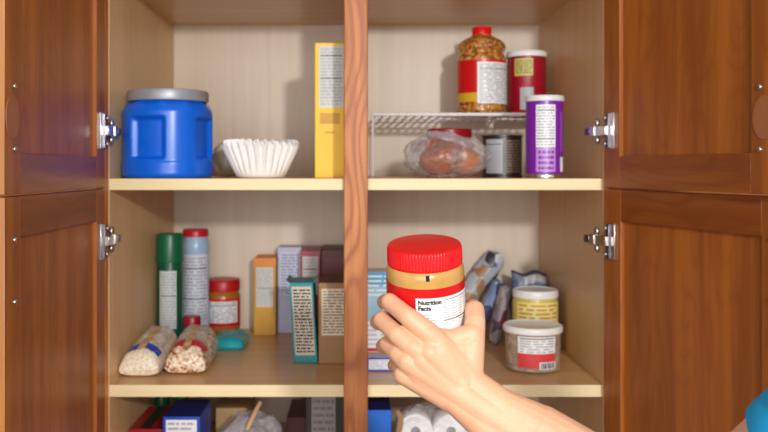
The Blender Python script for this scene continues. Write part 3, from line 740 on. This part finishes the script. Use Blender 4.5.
chain([MC['pinky'], (401, 369.5, .903, .0088), (397, 364, .920, .0082), (394, 365, .945, .0074), (399, 364, .966, .0062)])
# metacarpals / back of the hand
for k, (wx, wy, wd) in (('index', (468, 374, .894)), ('middle', (462, 383, .889)), ('ring', (456, 391, .889)), ('pinky', (450, 398, .893))):
    x, y, d, r = MC[k]; chain([(x, y, d, r), (wx, wy, wd+.003, .0145)])
    chain([(x+3, y+3, d+.008, r*.95), (wx+1, wy, wd+.006, .0150)])
# web between index and thumb, thenar
chain([(430, 338, .896, .0118), (452, 340, .900, .0110), (472, 334, .904, .0112)])
chain([(438, 350, .895, .0130), (468, 350, .902, .0130)])
chain([(446, 362, .894, .0135), (466, 362, .899, .0140)])
# thumb
chain([(468, 378, .899, .0160), (472.5, 345, .902, .0130), (475, 322, .914, .0112), (474.5, 310, .930, .0108), (471, 307, .955, .0096), (464, 307, .975, .0080)])
# wrist and forearm
chain([(459, 392, .893, .0175), (500, 420, .885, .0215), (560, 460, .875, .034), (690, 549, .845, .042)])
chain([(470, 382, .896, .0160), (500, 408, .889, .0205), (540, 434, .882, .030), (640, 505, .86, .042)])
chain([(454, 400, .893, .0140), (490, 428, .885, .0190), (540, 466, .875, .030)])
# elbow and upper arm to the shoulder
chain([(690, 549, .845, .042), (735, 503, .760, .043), (787, 456, .695, .0405), (868, 384, .635, .042)])
chain([(700, 552, .835, .036), (740, 515, .752, .044), (790, 462, .697, .0395)])
# tendons and knuckles
for k, (wx, wy) in (('index', (462, 372)), ('middle', (456, 381)), ('ring', (450, 390))):
    x, y, d, r = MC[k]; chain([(x, y, d-.0040, r*.62), ((x+wx)/2, (y+wy)/2, d-.0046, .0060), (wx+8, wy+6, d-.0005, .0060)])
for k in MC: x, y, d, r = MC[k]; chain([(x-1, y-1, d-.0024, r*.82), (x+3, y+2, d-.0024, r*.74)])
chain([(440, 350, .889, .0135), (470, 390, .897, .0160)]); chain([(430, 352, .886, .0125), (472, 394, .896, .0160)])
chain([(422, 360, .888, .0122), (466, 400, .895, .0160)]); chain([(415, 372, .893, .0112), (462, 405, .897, .0150)])
o = body.build('person')
rm = o.modifiers.new('r', 'REMESH'); rm.mode = 'VOXEL'; rm.voxel_size = .0013; rm.use_smooth_shade = True
sm = o.modifiers.new('s', 'SMOOTH'); sm.factor = .5; sm.iterations = 7
bpy.context.view_layer.update()
me = bpy.data.meshes.new_from_object(o.evaluated_get(bpy.context.evaluated_depsgraph_get()))
bpy.data.objects.remove(o); me.name = 'person'
for p in me.polygons: p.use_smooth = True
me.materials.clear(); me.materials.append(skin)
person = bpy.data.objects.new('person', me); col.objects.link(person)
tag(person, 'person reaching in from the right, bare forearm, blue sleeve, hand gripping the peanut butter jar', 'person')
# sleeve
p_h = P3(783, 454, .693); p_s = P3(870, 378, .63)
ax = (p_s-p_h).normalized(); u = ax.cross(Vector((0, 0, 1))).normalized(); w = ax.cross(u)
prof = [(.0412, .014), (.0422, .014), (.0426, .018), (.0424, .036), (.0418, .038), (.0424, .05), (.0445, .08), (.0490, .12), (.050, .145), (.045, .172), (.030, .190), (.0, .196)]
inner = [(.0412, .06), (.0410, .03), (.0410, .014)]
mb = MB(); n = 64
def ring(r, s):
    return [p_h+ax*s+(u*math.cos(2*PI*i/n)+w*math.sin(2*PI*i/n))*max(r+.0009*math.sin(2*PI*i/n*3+s*40)+.0012*noise.noise(Vector((math.cos(2*PI*i/n)*2, math.sin(2*PI*i/n)*2, s*25))), 1e-4) for i in range(n)]
pl = inner+prof[1:]
vs = []; 
for r, s in pl: vs += ring(r, s)
fs = [(j*n+i, j*n+(i+1) % n, (j+1)*n+(i+1) % n, (j+1)*n+i) for j in range(len(pl)-1) for i in range(n)]
mb.add(vs, fs, shirt); so = mb.build('sleeve', person, label='blue t-shirt sleeve', ang=60)

# ------------------------------------------------------------------ light, camera
ld = bpy.data.lights.new('flash', 'AREA'); ld.shape = 'DISK'; ld.size = .12; ld.energy = 34; ld.color = (1, .985, .96)
lo = bpy.data.objects.new('flash_lamp', ld); col.objects.link(lo)
lo.location = (.49, -1.0, .43+H)
tgt = Vector((0, 1.7, H-.1)); lo.rotation_euler = (tgt-lo.location).to_track_quat('-Z', 'Y').to_euler()
wd = bpy.data.lights.new('fill_light', 'AREA'); wd.shape = 'RECTANGLE'; wd.size = 2.6; wd.size_y = 1.7; wd.energy = 65; wd.color = (1, .985, .97)  # soft fill added behind the camera; stands for no known source
wo = bpy.data.objects.new('fill_light', wd); col.objects.link(wo); wo.location = (-.45, -2.3, H+.15)
wo.rotation_euler = (Vector((0, 1.8, H-.1))-wo.location).to_track_quat('-Z', 'Y').to_euler()
w = bpy.data.worlds.new('world'); bpy.context.scene.world = w; w.use_nodes = True
bg = w.node_tree.nodes['Background']; bg.inputs['Color'].default_value = (1, .98, .96, 1); bg.inputs['Strength'].default_value = .47

cd = bpy.data.cameras.new('camera'); cam = bpy.data.objects.new('camera', cd); col.objects.link(cam)
cam.location = (0, 0, H); cam.rotation_euler = (R(90), 0, 0)
cd.sensor_width = 36; cd.lens = F/768*36; cd.clip_start = .02
cd.shift_x = (384-CX)/768; cd.shift_y = -(216-CY)/768
cd.dof.use_dof = True; cd.dof.focus_distance = .91; cd.dof.aperture_fstop = 9.0
sc = bpy.context.scene; sc.camera = cam
vs_ = sc.view_settings; vs_.view_transform = 'Standard'; vs_.look = 'None'; vs_.exposure = 0; vs_.gamma = 1; vs_.use_curve_mapping = False
